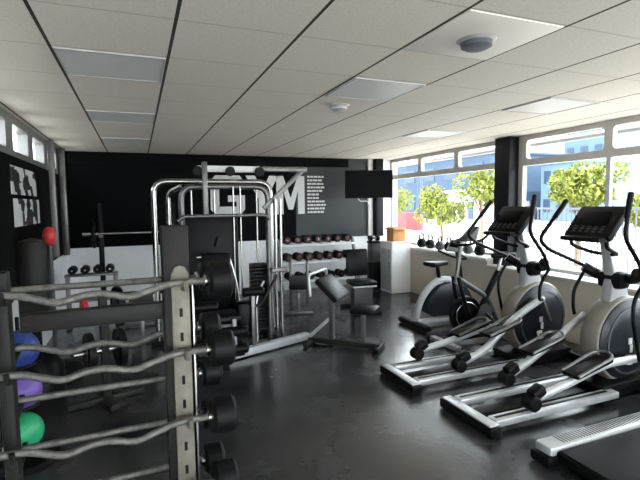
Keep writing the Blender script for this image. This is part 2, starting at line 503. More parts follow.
def building(name, label, x0, x1, y0, y1, h, mw, rows, colsn, gl=M_bldglass):
    t = thing(name, label, 'building', ((x0 + x1) / 2, (y0 + y1) / 2, -0.15))
    MB().box((0, 0, h / 2), (x1 - x0, y1 - y0, h)).build('walls', mw, t)
    MB().box((0, 0, h + 0.1), (x1 - x0 + .4, y1 - y0 + .4, 0.2)).build('roof', mw, t)
    dx = (x1 - x0); dy = (y1 - y0)
    for r_ in range(rows):
        z = h * (r_ + .55) / rows
        for c in range(colsn):
            MB().box((-dx / 2 - .02, -dy / 2 + dy * (c + .5) / colsn, z), (.06, dy / colsn * .5, h / rows * .45)).build('window', gl, t)
    return t
building('office_building', 'long blue building far beyond the street trees left of the black column', 30, 40, 33, 78, 6.2, M_bluebld, 2, 12)
building('office_tower', 'pale blue tower far behind the large tree right of the black column', 45, 52, 33, 38, 11.0, M_palebld, 4, 3)
building('low_building', 'low pale grey-blue building behind the large tree', 34, 40, 27, 31, 5.0, M_palebld, 2, 3)
building('street_kiosk', 'white flat-roofed kiosk between the two trees beyond the window', 18.5, 20, 21.5, 24.0, 2.35, M_whitebld, 1, 3)
tag(B((13.0, 20.4, 0.70), (0.25, 2.8, 0.9), 0.02).build('boundary_wall', M_redwall), 'low red painted wall across the street by the far trees', 'wall')

# ------------------------------------------------------------------ ceiling fittings
def ceil_panel(ix, iy, label):
    x = -0.41 + 0.62 * (ix + .5); y = 1.745 + 0.595 * (iy + .5)
    t = thing('ceiling_light', label, 'ceiling light', (x, y, HC), 0, 'unlit square ceiling lights')
    mb = MB()
    for sx in (-1, 1): mb.box((sx * .29, 0, -.004), (.012, .565, .012))
    for sy in (-1, 1): mb.box((0, sy * .277, -.004), (.592, .012, .012))
    mb.build('frame', M_lgrey, t)
    MB().box((0, 0, -.003), (.57, .545, .006)).build('diffuser', M_panel, t)
tag(B((1.76, 2.04, HC - .002), (.59, .565, .008), .002).build('ceiling_tile', M_tile), 'plain white ceiling tile carrying the nearest round disc', 'ceiling tile')
ceil_panel(0, 2, 'nearest unlit square ceiling light in the left column of tiles')
ceil_panel(0, 5, 'second unlit square ceiling light in the left column of tiles')
ceil_panel(0, 8, 'farthest unlit square ceiling light in the left column, by the black wall')
ceil_panel(3, 2, 'unlit square ceiling light between the two round ceiling discs')
ceil_panel(6, 2, 'unlit square ceiling light close to the windows, near the black column')
ceil_panel(6, 5, 'unlit square ceiling light close to the windows, beyond the black column')
def speaker(x, y, r, label, mm):
    t = thing('ceiling_speaker', label, 'ceiling speaker', (x, y, HC), 0)
    MB().lathe([(r * 1.25, 0), (r * 1.25, -.006), (r, -.018)], (0, 0, 0)).build('rim', M_lgrey, t)
    MB().lathe([(r, -.012), (r * .97, -.04), (r * .7, -.052), (1e-4, -.055)], (0, 0, 0)).build('grille', mm, t)
speaker(1.76, 2.06, 0.085, 'dark grey round ceiling disc on the nearest white tile', M_puck)
speaker(1.73, 3.82, 0.075, 'small pale round ceiling disc behind the unlit square light', M_lgrey)

# ------------------------------------------------------------------ wall graphics
def poly_letter(polys, x, z, s, sy, y, t=0.006):
    mb = MB()
    for p in polys: mb.prism([(x + a * s, z + b * sy) for a, b in p], y - t, y)
    return mb
GL = [[(0, .15), (.15, 0), (.25, .25), (.25, .75), (.15, 1), (0, .85)], [(.15, 0), (.85, 0), (.75, .22), (.25, .22)],
      [(.15, 1), (.85, 1), (1, .85), (1, .72), (.75, .72), (.75, .78), (.25, .78)], [(.75, .22), (.85, 0), (1, .15), (1, .5), (.5, .5), (.5, .34), (.75, .34)]]
YL = [[(0, 1), (.28, 1), (.5, .62), (.62, .4), (.38, .4)], [(1, 1), (.72, 1), (.5, .62), (.62, .4)], [(.38, 0), (.62, 0), (.62, .4), (.38, .4)]]
ML = [[(0, 0), (.24, 0), (.24, 1), (0, 1)], [(.76, 0), (1, 0), (1, 1), (.76, 1)], [(.24, 1), (.24, .62), (.42, .12), (.58, .12), (.5, .42)],
      [(.76, 1), (.76, .62), (.58, .12), (.5, .42)]]
t = thing('wall_lettering', 'big white block letters GYM painted high on the black wall', 'lettering', (0, 0, 0))
poly_letter(GL, 1.22, 1.46, 0.62, 0.72, YB - 0.022).build('letter', M_mark, t)
poly_letter(YL, 1.86, 1.46, 0.62, 0.72, YB - 0.022).build('letter', M_mark, t)
poly_letter(ML, 2.44, 1.46, 0.56, 0.72, YB - 0.022).build('letter', M_mark, t)
mb = MB()
zz = 2.17
for r_ in range(11):
    x = 3.06
    while x < 3.06 + random.uniform(.24, .36):
        w = random.uniform(.03, .09); mb.box((x + w / 2, YB - 0.024, zz), (w, 0.006, .036)); x += w + .014
    zz -= 0.068
tag(mb.build('wall_text', M_mark), 'column of small white text lines beside the big wall letters', 'lettering')
for z, y0, y1, lab in ((1.91, 5.0, 6.1, 'upper black-and-white stencil print on the left black wall'), (1.60, 5.05, 6.2, 'lower black-and-white stencil print on the left black wall')):
    tag(B((XL + 0.008, (y0 + y1) / 2, z), (0.012, y1 - y0, 0.27)).build('stencil_print', M_stencil), lab, 'wall print', 'stencil prints on the left wall')

# ------------------------------------------------------------------ elliptical trainers
def elliptical(loc, label, phase):
    t = thing('elliptical_trainer', label, 'elliptical', loc, 0, 'elliptical trainers facing the windows')
    MB().box((0.05, 0, 0.045), (0.10, 0.58, 0.075), 0.012).build('rear_crossbar', M_blk, t)
    MB().box((0.05, 0, 0.088), (0.085, 0.54, 0.012), 0.004).build('crossbar_plate', M_silver, t)
    for sy in (-1, 1):
        r_ = MB().box((0.73, sy * 0.19, 0.075), (1.27, 0.10, 0.055), 0.012).build('rail', M_silver, t)
        MB().box((0.70, sy * 0.19, 0.104), (1.15, 0.022, 0.006)).build('track_groove', M_blk, r_)
    MB().box((0.75, 0, 0.04), (1.3, 0.13, 0.05), 0.01).build('centre_beam', M_blk, t)
    mb = MB(); mb.box((1.65, 0, 0.075), (0.75, 0.34, 0.11), 0.02); mb.box((2.02, 0, 0.05), (0.10, 0.62, 0.08), 0.015)
    mb.build('front_base', M_blk, t)
    cx, cz, rr = 1.66, 0.455, 0.375
    prof = [(rr - .06, -.085), (rr - .015, -.08), (rr, -.06), (rr, .06), (rr - .015, .08), (rr - .06, .085)]
    MB().lathe(prof, (cx, 0, cz), 'Y', 48).build('wheel_housing', M_taupe, t)
    for sy in (-1, 1):
        d = MB().lathe([(rr - .03, .075 * sy), (rr - .035, .09 * sy), (rr - .08, .115 * sy), (.20, .138 * sy), (.10, .148 * sy), (1e-4, .150 * sy)], (cx, 0, cz), 'Y', 48).build('side_disc', M_navy, t)
        MB().lathe([(rr - .085, .10 * sy), (rr - .085, .123 * sy), (rr - .098, .126 * sy), (rr - .098, .10 * sy)], (cx, 0, cz), 'Y', 48).build('disc_ring', M_grey, d)
        mb = MB()
        for dx, dz, w, h in ((0, .07, .03, .04), (.012, .02, .022, .05), (-.012, -.03, .05, .022), (.005, -.07, .045, .03), (-.022, -.055, .015, .05)):
            mb.box((cx - .06 + dx * 1.3, .150 * sy, cz - .08 + dz * 1.3), (w * 1.3, .010, h * 1.3))
        mb.build('emblem', M_mark, d)
    # cranks, pedal arms, rollers and pedals
    for sy, rx_, crk, zmid, hp in phase:
        y = sy * 0.215
        MB().bar((cx, y - sy * .02, cz), (crk[0], y - sy * .02, crk[1]), 0.03, 0.06, 0.01, up=(0, 1, 0)).build('crank', M_steel, t)
        pa = MB()
        pa.tube([(crk[0], y, crk[1]), (1.20, y, zmid + .05), (0.80, y, 0.25), (rx_ + .06, y, 0.19)], 0.033, 0.18, 12)
        pa = pa.build('pedal_arm', M_silver, t)
        MB().cyl((rx_ + .04, y - .055, .168), (rx_ + .04, y + .055, .168), 0.058, 20, .012).build('roller', M_rub, pa)
        MB().box((rx_ + .09, y, .24), (0.12, 0.09, 0.08), 0.02, (0, -.45, 0)).build('roller_cover', M_blk, pa)
        px, pz = 1.02, (0.25 + zmid + .05) / 2 + 0.055
        p = MB().box((px, y, pz), (0.40, 0.15, 0.035), 0.014, (0, -.22, 0)).build('pedal', M_blk, t)
        mb = MB()
        mb.tube([(px - .19, y - .075, pz - .03), (px + .17, y - .085, pz + .075), (px + .22, y, pz + .09), (px + .17, y + .085, pz + .075), (px - .19, y + .075, pz - .03)], 0.013, .05, 8)
        mb.build('pedal_rim', M_steel, p)
    # mast, pivot, console
    MB().prism([(1.48, .76), (1.74, .78), (1.65, 1.00), (1.53, 1.34), (1.43, 1.34), (1.51, 1.02)], -.048, .048, 0.02).build('mast', M_silver, t)
    mb = MB()
    mb.tube([(1.52, .24, 1.06), (1.60, .17, .99), (1.60, -.17, .99), (1.52, -.24, 1.06)], 0.045, .08, 12)
    mb.box((1.58, 0, .97), (.15, .22, .15), .04)
    mb.build('pivot_hub', M_blk, t)
    c = MB().box((1.34, 0, 1.46), (0.07, 0.42, 0.34), 0.028, (0, .72, 0)).build('console', M_blk, t)
    MB().box((1.325, 0, 1.486), (0.05, 0.25, 0.15), 0.006, (0, .72, 0)).build('screen', M_screen, c)
    for i in range(3):
        for j in range(5): MB().box((1.245 + i * .018, -.12 + j * .06, 1.385 + i * .021), (0.045, 0.028, 0.012), 0, (0, .72, 0)).build('button', M_grey, c)
    MB().box((1.19, 0, 1.335), (0.10, 0.36, 0.04), 0.015).build('tray', M_blk, c)
    for sy, elbow, low, end, top in ((1, (1.04, 1.32), (1.14, 1.23), (1.54, 1.07), (1.33, 1.65)), (-1, (1.26, 1.36), (1.46, 1.13), (1.55, .98), (1.34, 1.70))):
        y = sy * .27
        a = MB()
        a.tube([(top[0], y + sy * .01, top[1]), (elbow[0], y + sy * .03, elbow[1]), (low[0], y + sy * .03, low[1]), (end[0], y, end[1])], 0.017, .07, 12)
        a = a.build('moving_arm', M_blk, t)
        v = Vector((elbow[0] - top[0], 0, elbow[1] - top[1])).normalized()
        MB().cyl((top[0] - v.x * .01, y + sy * .01, top[1] - v.z * .01), (top[0] + v.x * .2, y + sy * .017, top[1] + v.z * .2), 0.022, 14, .008).build('grip', M_rub, a)
        k_ = [p[2] for p in phase if p[0] == sy][0]
        MB().tube([(1.56, y, 1.0), (1.44, y, .84), (1.44, y, .70), (k_[0] - .06, y, k_[1])], 0.015, .06, 10).build('link_rod', M_blk, t)
    mb = MB()
    mb.tube([(1.32, .16, 1.52), (1.24, .16, 1.28), (1.46, .12, 1.20), (1.50, 0, 1.19), (1.46, -.12, 1.20), (1.24, -.16, 1.28), (1.32, -.16, 1.52)], 0.016, .06, 12)
    mb.build('fixed_handle', M_rub, t)
    return t
elliptical((2.20, 2.66, 0), 'nearer of the two ellipticals, with its disc at the right edge beside the treadmill', ((1, 0.58, (1.52, 0.62), 0.40, 0), (-1, 0.40, (1.60, 0.34), 0.30, 0)))
elliptical((2.12, 3.50, 0), 'farther of the two ellipticals, between the exercise bikes and the other elliptical', ((1, 0.34, (1.60, 0.32), 0.28, 0), (-1, 0.50, (1.54, 0.70), 0.50, 0)))

# ------------------------------------------------------------------ treadmill
t = thing('treadmill', 'silver-railed treadmill in front of the ellipticals, facing the windows', 'treadmill', (2.28, 1.70, 0))
MB().box((1.0, 0, 0.07), (1.86, 0.62, 0.06), 0.01).build('deck', M_blk, t)
MB().box((0.93, 0, 0.105), (1.70, 0.52, 0.012), 0.004).build('belt', M_rub, t)
for sy in (-1, 1):
    r_ = MB().box((0.96, sy * 0.335, 0.085), (1.88, 0.13, 0.09), 0.02).build('side_rail', M_silver, t)
    mb = MB()
    for i in range(60): mb.box((0.16 + i * .026, sy * .335, .131), (.008, .085, .004))
    mb.build('grip_strip', M_grey, r_)
    MB().box((0.06, sy * 0.33, 0.045), (0.15, 0.15, 0.07), 0.02).build('end_cap', M_blk, t)
    MB().tube([(1.72, sy * .36, .10), (1.80, sy * .36, 1.05), (1.62, sy * .34, 1.20)], 0.035, .12).build('upright', M_silver, t)
    MB().tube([(1.78, sy * .33, 1.02), (1.30, sy * .33, .98)], 0.02).build('handrail', M_rub, t)
    MB().cyl((0.22, sy * .28, .03), (0.22, sy * .34, .03), .03).build('foot', M_rub, t)
MB().box((1.72, 0, 0.16), (0.46, 0.70, 0.20), 0.06).build('motor_cover', M_navy, t)
c = MB().box((1.62, 0, 1.27), (0.08, 0.72, 0.34), 0.03, (0, .5, 0)).build('console', M_blk, t)
MB().box((1.59, 0, 1.29), (0.06, 0.36, 0.2), 0.008, (0, .5, 0)).build('screen', M_screen, c)

# ------------------------------------------------------------------ upright exercise bike
t = thing('upright_bike', 'upright exercise bike with dark body shell nearest the window corner', 'exercise bike', (3.34, 5.03, 0))
mb = MB(); mb.box((0, 0, .05), (.11, .66, .08), .03)
mb.build('rear_crossbar', M_blk, t)
MB().box((.98, 0, .05), (.10, .50, .08), .03).build('front_crossbar', M_blk, t)
MB().box((.5, 0, .07), (.95, .09, .06), .015).build('base_beam', M_lgrey, t)
MB().tube([(0.02, 0, .07), (0.06, 0, .30), (.20, 0, .50), (.40, 0, .62), (.56, 0, .60)], 0.045, .14, 12).build('frame', M_lgrey, t)
MB().prism([(.14, .20), (.20, .40), (.36, .55), (.58, .58), (.80, .50), (.90, .34), (.86, .16), (.66, .12), (.24, .13)], -.075, .075, .025).build('body_shell', M_navy, t)
MB().cyl((.40, 0, .58), (.36, 0, .80), .026).build('seat_post', M_blk, t)
MB().prism([(.20, -.11), (.25, -.13), (.40, -.07), (.52, -.025), (.545, 0), (.52, .025), (.40, .07), (.25, .13), (.20, .11)], .80, .86, .02, None, 'XY').build('seat', M_vinyl, t)
MB().tube([(.76, 0, .46), (.72, 0, .80), (.68, 0, 1.02)], 0.032, .1).build('mast', M_blk, t)
MB().tube([(.52, .20, .98), (.66, .20, .92), (.74, .12, .88), (.74, -.12, .88), (.66, -.20, .92), (.52, -.20, .98)], .016, .06).build('handlebar', M_rub, t)
c = MB().box((.66, 0, 1.06), (.05, .26, .18), .015, (0, .6, 0)).build('console', M_lgrey, t)
MB().box((.645, 0, 1.075), (.04, .17, .09), .004, (0, .6, 0)).build('screen', M_screen, c)
for sy, a in ((-1, .6), (1, .6 + PI)):
    p = (.56 + .15 * math.cos(a), .30 + .15 * math.sin(a))
    MB().bar((.56, sy * .095, .30), (p[0], sy * .095, p[1]), .018, .03, .005, (0, 1, 0)).build('crank', M_steel, t)
    MB().box((p[0], sy * .15, p[1]), (.11, .09, .025), .008).build('pedal', M_blk, t)

# ------------------------------------------------------------------ indoor cycle (faces away from the windows)
t = thing('spin_bike', 'black indoor cycle with silver-ringed flywheel between upright bike and elliptical', 'exercise bike', (3.62, 4.22, 0))
for x, w in ((-.40, .50), (.42, .50)):
    mb = MB(); mb.box((x, 0, .035), (.075, w, .06), .015); mb.build('foot_bar', M_silver, t)
MB().box((0, 0, .075), (.82, .07, .05), .01).build('base_beam', M_blk, t)
w_ = MB().lathe([(.02, -.045), (.10, -.02), (.19, -.02), (.205, -.03), (.215, -.02), (.215, .02), (.205, .03), (.19, .02), (.10, .02), (.02, .045)], (-.12, 0, .34), 'Y', 40).build('flywheel', M_blk, t)
MB().tube([(-.12 + .15 * math.cos(i * PI / 16), -.026, .34 + .15 * math.sin(i * PI / 16)) for i in range(32)], .011, 0, 8, True).build('flywheel_ring', M_chrome, w_)
MB().tube([(-.12, -.07, .34), (-.22, -.07, .60), (-.26, -.05, .80)], .022, .1).build('fork', M_blk, t)
MB().tube([(-.12, .07, .34), (-.22, .07, .60), (-.26, .05, .80)], .022, .1).build('fork', M_blk, t)
MB().tube([(-.34, 0, .09), (.05, 0, .30), (.22, 0, .60), (.36, 0, .82)], .036, .12).build('frame', M_blk, t)
MB().tube([(.42, 0, .09), (.20, 0, .52), (-.24, 0, .78)], .03, .1).build('cross_tube', M_grey, t)
MB().tube([(-.26, 0, .72), (-.20, 0, 1.16)], .024).build('handlebar_post', M_steel, t)
MB().tube([(.06, .18, 1.30), (-.04, .18, 1.22), (-.20, .14, 1.17), (-.24, 0, 1.16), (-.20, -.14, 1.17), (-.04, -.18, 1.22), (.06, -.18, 1.30)], .015, .06).build('handlebar', M_rub, t)
MB().prism([(-.20, 1.20), (-.03, 1.20), (.02, 1.36), (.00, 1.37)], -.07, .07, .006).build('console', M_grey, t)
MB().cyl((.34, 0, .78), (.40, 0, .98), .02).build('seat_post', M_chrome, t)
MB().prism([(.56, -.09), (.52, -.11), (.36, -.06), (.26, -.02), (.245, 0), (.26, .02), (.36, .06), (.52, .11), (.56, .09)], .98, 1.04, .02, None, 'XY').build('seat', M_vinyl, t)
cr = MB().lathe([(.10, -.075), (.10, -.085), (.02, -.09), (1e-4, -.09)], (.10, 0, .36), 'Y', 24).build('chainring', M_grey, t)
for sy, a in ((-1, -.8), (1, -.8 + PI)):
    p = (.10 + .16 * math.cos(a), .36 + .16 * math.sin(a))
    MB().bar((.10, sy * .10, .36), (p[0], sy * .10, p[1]), .016, .03, .005, (0, 1, 0)).build('crank', M_chrome, t)
    MB().box((p[0], sy * .15, p[1]), (.10, .08, .03), .008).build('pedal', M_blk, t)

# ------------------------------------------------------------------ multi gym
gx, gy = 0.85, 5.2
t = thing('multi_gym', 'large chrome-framed multi gym with weight stack and pads in mid room', 'multi gym', (gx, gy, 0))
def g(x, y, z): return (x - gx, y - gy, z)
MB().tube([g(.18, 5.6, 0), g(.18, 5.6, 1.93), g(1.57, 5.6, 1.93), g(1.57, 5.6, 0)], .033, .16, 14).build('outer_arch', M_chrome, t)
MB().tube([g(.46, 5.32, 0), g(.46, 5.32, 1.86), g(1.46, 5.32, 1.86), g(1.46, 5.32, 0)], .033, .16, 14).build('inner_arch', M_steel, t)
MB().tube([g(.33, 5.45, 0), g(.33, 5.45, 1.80), g(.46, 5.32, 1.86)], .026, .1, 12).build('side_tube', M_chrome, t)
for x, y in ((1.52, 5.22), (1.60, 5.28)):
    MB().cyl(g(x, y, 0.02), g(x, y, 1.72), .018).build('guide_rod', M_chrome, t)
MB().box(g(1.56, 5.25, .86), (.20, .10, .05), .008).build('carriage', M_steel, t)
MB().box(g(1.0, 5.3, 2.06), (.72, .07, .07), .008).build('top_beam', M_white, t)
MB().box(g(1.66, 5.3, 2.07), (.58, .06, .06), .008).build('rear_beam', M_steel, t)
for x in (.64, 1.00, 1.34):
    MB().cyl(g(x, 5.24, 2.03), g(x, 5.21, 2.03), .055).build('pulley', M_blk, t)
MB().box(g(.70, 5.12, 1.82), (.055, .055, .60), .006).build('top_post', M_steel, t)
mb = MB()
mb.tube([g(.40, 5.10, 1.48), g(.46, 5.10, 1.53), g(1.36, 5.10, 1.53), g(1.42, 5.10, 1.48)], .020, .05)
mb.build('pulldown_bar', M_steel, t)
MB().bar(g(1.90, 5.3, 2.06), g(1.40, 5.3, 1.60), .04, .05).build('press_arm', M_steel, t)
for x in (.58, .84): MB().cyl(g(x, 5.42, .05), g(x, 5.42, 1.86), .012).build('stack_rod', M_chrome, t)
mb = MB()
for i in range(15): mb.box(g(.71, 5.42, .16 + i * .05), (.36, .14, .044), .006)
mb.build('weight_stack', M_blk, t)
mb = MB()
for i in range(18): mb.box(g(1.36, 5.48, .14 + i * .045), (.20, .14, .039), .006)
mb.build('weight_stack', M_blk, t)
MB().cyl(g(1.36, 5.48, .05), g(1.36, 5.48, 1.88), .012).build('stack_rod', M_chrome, t)
MB().tube([g(1.10, 4.92, .52), g(1.24, 4.92, .52), g(1.36, 5.02, .66), g(1.52, 5.2, .80)], .018, .05).build('lever_arm', M_rackdark, t)
MB().cyl(g(1.02, 4.84, .70), g(1.26, 4.84, .70), .05, 18, .015).build('roller_pad', M_vinyl, t)
MB().bar(g(1.14, 4.86, .10), g(1.14, 4.86, .68), .04, .04).build('pad_post', M_steel, t)
MB().box(g(.78, 5.23, .98), (.58, .03, 1.08), .01).build('shroud', M_blk, t)
for x in (1.02, 1.10): MB().cyl(g(x, 5.2, .3), g(x, 5.2, 1.86), .010).build('cable', M_chrome, t)
MB().box(g(.76, 4.86, .90), (.30, .08, .48), .035, (-.12, 0, 0)).build('back_pad', M_vinyl, t)
MB().box(g(.76, 4.66, .50), (.34, .36, .09), .035).build('seat_pad', M_vinyl, t)
MB().bar(g(.76, 4.72, .07), g(.76, 4.72, .46), .06, .06).build('seat_post', M_steel, t)
MB().tube([g(.56, 4.92, 1.10), g(.90, 4.92, 1.10), g(.96, 4.90, .86), g(.98, 4.80, .62)], .014, .05).build('pad_frame', M_chrome, t)
for x, y, z in ((.46, 4.60, .63), (.72, 4.42, .40), (.72, 4.42, .22)):
    mb = MB(); mb.cyl(g(x - .02, y, z), g(x + .26, y, z), .05, 18, .015); mb.build('roller_pad', M_vinyl, t)
MB().bar(g(.85, 4.46, .52), g(.85, 4.42, .18), .04, .04).build('leg_lever', M_steel, t)
for dx in (0, .30): MB().tube([g(.50 + dx, 5.0, 1.30), g(.44 + dx, 4.85, 1.22), g(.44 + dx, 4.72, 1.22)], .016, .06).build('press_handle', M_rub, t)
MB().box(g(1.08, 5.0, .40), (.20, .22, .34), .03).build('arm_pad', M_vinyl, t)
MB().tube([g(1.20, 4.95, .10), g(1.20, 4.95, .60), g(1.30, 5.0, .78)], .02, .08).build('support_tube', M_chrome, t)
bb = MB().bar(g(.62, 4.66, .055), g(1.86, 5.10, .055), .085, .08).build('base_beam', M_silver, t)
mb = MB()
d = Vector((1.24, .44, 0)).normalized(); nrm = Vector((d.y, -d.x, 0))
for i in range(18):
    p = Vector(g(.70, 4.69, .06)) + d * (i * .065) + nrm * .041
    mb.add([p + d * a + Vector((0, 0, b)) + nrm * .003 for a, b in ((-.012, -.012), (.012, -.012), (.012, .012), (-.012, .012))], [[0, 1, 2, 3]])
mb.build('beam_holes', M_blk, bb)
MB().box(g(.80, 4.62, .165), (.36, .20, .13), .03).build('foot_pad', M_vinyl, t)
MB().box(g(.87, 5.6, .03), (1.56, .09, .06), .01).build('rear_base', M_blk, t)
MB().box(g(.76, 5.05, .035), (.09, 1.1, .07), .01).build('centre_base', M_blk, t)
MB().box(g(1.53, 5.30, .03), (.08, .6, .06), .01).build('side_base', M_blk, t)

# ------------------------------------------------------------------ preacher curl bench
bx, by = 2.08, 4.76
t = thing('preacher_bench', 'preacher curl bench with sloped pad and small black seat, mid floor', 'bench', (bx, by, 0), math.radians(-43))
MB().box((.10, 0, .045), (.86, .07, .06), .01).build('base_beam', M_rackdark, t)
MB().box((-.30, 0, .03), (.06, .40, .05), .01).build('rear_foot', M_rackdark, t)
MB().box((.52, 0, .03), (.07, .34, .05), .01).build('front_foot', M_blk, t)
MB().bar((-.04, 0, .07), (-.04, 0, .60), .055, .055).build('pad_post', M_steel, t)
MB().box((-.03, 0, .68), (.34, .46, .07), .025, (0, .75, 0)).build('arm_pad', M_vinyl, t)
MB().tube([(-.20, -.26, .62), (-.22, -.26, .86), (-.20, .26, .86), (-.20, .26, .62)], .018, .04).build('bar_holder', M_silver, t)
MB().bar((.34, 0, .07), (.34, 0, .42), .05, .05).build('seat_post', M_steel, t)
MB().box((.36, 0, .45), (.30, .28, .07), .028).build('seat', M_vinyl, t)
MB().bar((-.04, 0, .34), (-.34, .0, .06), .04, .04).build('brace', M_silver, t)

# ------------------------------------------------------------------ shoulder-press chair
t = thing('utility_bench', 'upright black-backed utility bench behind the preacher bench', 'bench', (3.16, 6.25, 0), math.radians(-8))
MB().box((0, .16, .72), (.36, .07, .42), .03, (-.1, 0, 0)).build('backrest', M_vinyl, t)
MB().box((0, -.06, .44), (.40, .36, .07), .028).build('seat', M_vinyl, t)
MB().box((0, -.06, .395), (.38, .34, .025), .008).build('seat_plate', M_silver, t)
MB().box((0, -.06, .22), (.30, .22, .34), .02).build('pedestal', M_grey, t)
MB().bar((0, .15, .36), (0, .20, .80), .05, .05).build('back_post', M_steel, t)
MB().box((0, -.06, .03), (.10, .62, .05), .01).build('base_beam', M_rackdark, t)
MB().box((0, -.36, .03), (.42, .06, .05), .01).build('foot_bar', M_rackdark, t)
MB().box((0, .24, .03), (.50, .06, .05), .01).build('foot_bar', M_rackdark, t)

# ------------------------------------------------------------------ weight bench before the dumbbell rack
t = thing('weight_bench', 'grey-framed weight bench with two posts in front of the dumbbell rack', 'bench', (2.38, 6.9, 0), math.radians(-20))
for x in (-.14, .14):
    MB().bar((x, .25, .0), (x, .25, .74), .05, .05).build('upright', M_steel, t)
    MB().tube([(x, .20, .70), (x, .12, .72), (x, .11, .80)], .014, .03).build('hook', M_chrome, t)
MB().box((0, -.25, .43), (.27, .95, .07), .028).build('pad', M_vinyl, t)
MB().box((0, -.2, .37), (.06, .9, .06), .008).build('spine', M_steel, t)
MB().bar((0, -.58, 0.03), (0, -.58, .36), .05, .05).build('front_leg', M_steel, t)
MB().box((0, -.58, .025), (.44, .06, .05), .01).build('front_foot', M_steel, t)
MB().box((0, .25, .33), (.30, .05, .05), .008).build('cross_member', M_steel, t)

# ------------------------------------------------------------------ dumbbell rack with dumbbells
rx0, rx1, ry = 2.36, 3.98, 8.02
t = thing('dumbbell_rack', 'three-tier dumbbell rack against the white back wall', 'rack', ((rx0 + rx1) / 2, ry, 0))
hw = (rx1 - rx0) / 2
tiers = [(.22, -.06), (.56, .03), (.88, .10)]
for sx in (-1, 1):
    MB().bar((sx * (hw - .03), -.20, 0), (sx * (hw - .03), .14, 1.0), .05, .06).build('side_frame', M_steel, t)
    MB().box((sx * (hw - .03), 0, .025), (.06, .46, .05), .01).build('foot', M_steel, t)
for z, y in tiers:
    mb = MB()
    mb.box((0, y - .075, z - .01), (hw * 2 - .08, .05, .035), .006); mb.box((0, y + .075, z + .012), (hw * 2 - .08, .05, .035), .006)
    mb.build('tier', M_white, t)
def dumbbell(r, L, cap, label, loc):
    t = thing('dumbbell', label, 'dumbbell', loc, 0)
    MB().cyl((0, -L / 2, 0), (0, L / 2, 0), .016).build('handle', M_chrome, t)
    for sy in (-1, 1):
        h = MB()
        a, b = sy * (L / 2 - .005), sy * (L / 2 - .075)
        mx = Matrix.Rotation(math.radians(22.5), 4, 'Y')
        h.lathe([(r * .9, min(a, b)), (r, min(a, b) + .012), (r, max(a, b) - .012), (r * .9, max(a, b))], (0, 0, 0), 'Y', 8, mx)
        h = h.build('head', M_rub, t, 30)
        MB().cyl((0, a - sy * .002, 0), (0, a + sy * .004, 0), r * .62, 20, .001).build('end_cap', cap, h)
    return t
tn = ['bottom', 'middle', 'top']
for ti, (z, y) in enumerate(tiers):
    src = None
    r = (.072, .080, .078)[ti]
    for i in range(7):
        x = (rx0 + rx1) / 2 + (i - 3) * .205
        lab = '%s dumbbell from the left on the %s tier of the wall rack' % (ORD[i], tn[ti])
        loc = (x, ry + y, z + .02 + r * .97 + .006)
        if src is None:
            src = dumbbell(r, .24, M_rub if ti == 0 else M_dred, lab, loc); src['group'] = 'dumbbells on the %s tier' % tn[ti]
        else: dup(src, loc, None, lab)

# ------------------------------------------------------------------ kettlebells on the window sill
def kettlebell(r, mm, label, loc):
    t = thing('kettlebell', label, 'kettlebell', loc, random.uniform(-.5, .5), 'kettlebells on the window sill')
    MB().lathe([(r * .55, 0), (r * .85, r * .25), (r, r * .85), (r * .88, r * 1.4), (r * .5, r * 1.78), (1e-4, r * 1.85)], (0, 0, 0), 'Z', 24).build('body', mm, t)
    MB().tube([(-r * .55, 0, r * 1.45), (-r * .72, 0, r * 2.2), (-r * .45, 0, r * 2.75), (r * .45, 0, r * 2.75), (r * .72, 0, r * 2.2), (r * .55, 0, r * 1.45)], r * .17, r * .4, 10).build('handle', M_blk, t)
for i, (y, r, mm) in enumerate(((7.0, .088, M_rub), (6.74, .085, M_rub), (6.46, .08, M_grey), (6.22, .08, M_rub), (5.98, .076, M_grey), (5.74, .08, M_grey), (5.48, .084, M_rub))):
    kettlebell(r, mm, '%s kettlebell along the window sill, counting from the room corner' % ORD[i], (4.80, y, .841))

# ------------------------------------------------------------------ corner: cabinet, box, pedestal, television
t = thing('white_cabinet', 'white cabinet standing in the window corner with a cardboard box on it', 'cabinet', (4.43, 7.30, 0))
MB().box((0, 0, .46), (.40, .42, .92), .012).build('body', M_white, t)
d = MB().box((-.205, 0, .43), (.014, .38, .76), .005).build('door', M_lgrey, t)
MB().box((-.218, -.14, .52), (.014, .015, .12), .004).build('handle', M_steel, d)
MB().box((0, 0, .932), (.42, .44, .022), .006).build('top', M_white, t)
t = thing('cardboard_box', 'brown cardboard box sitting on the white corner cabinet', 'box', (4.44, 7.30, .944))
MB().box((0, 0, .12), (.26, .24, .24), .004).build('carton', M_card, t)
MB().box((0, 0, .241), (.055, .241, .004)).build('tape', M_lgrey, t)
for sy in (-1, 1): MB().box((0, sy * .15, .235), (.25, .08, .006), 0, (sy * -.5, 0, 0)).build('flap', M_card, t)
t = thing('pedestal_bin', 'slim black pedestal with blue-grey top left of the white cabinet', 'bin', (4.22, 7.75, 0))
MB().box((0, 0, .26), (.20, .20, .52), .012).build('body', M_blk, t)
MB().box((0, 0, .70), (.19, .19, .36), .012).build('top_section', M_grey, t)
MB().box((0, 0, .90), (.21, .21, .04), .012).build('lid', M_blk, t)
t = thing('hand_weight', 'black weight lying on the slim pedestal', 'weight', (4.22, 7.75, .92))
MB().cyl((-.05, 0, .055), (.05, 0, .055), .02).build('handle', M_steel, t)
for sx in (-1, 1): MB().cyl((sx * .05, 0, .055), (sx * .11, 0, .055), .055).build('head', M_blk, t)
t = thing('television', 'black flat television hung by the window corner', 'television', (3.90, 7.35, 1.99), math.radians(-24))
MB().box((0, 0, 0), (.86, .045, .50), .008).build('casing', M_blk, t)
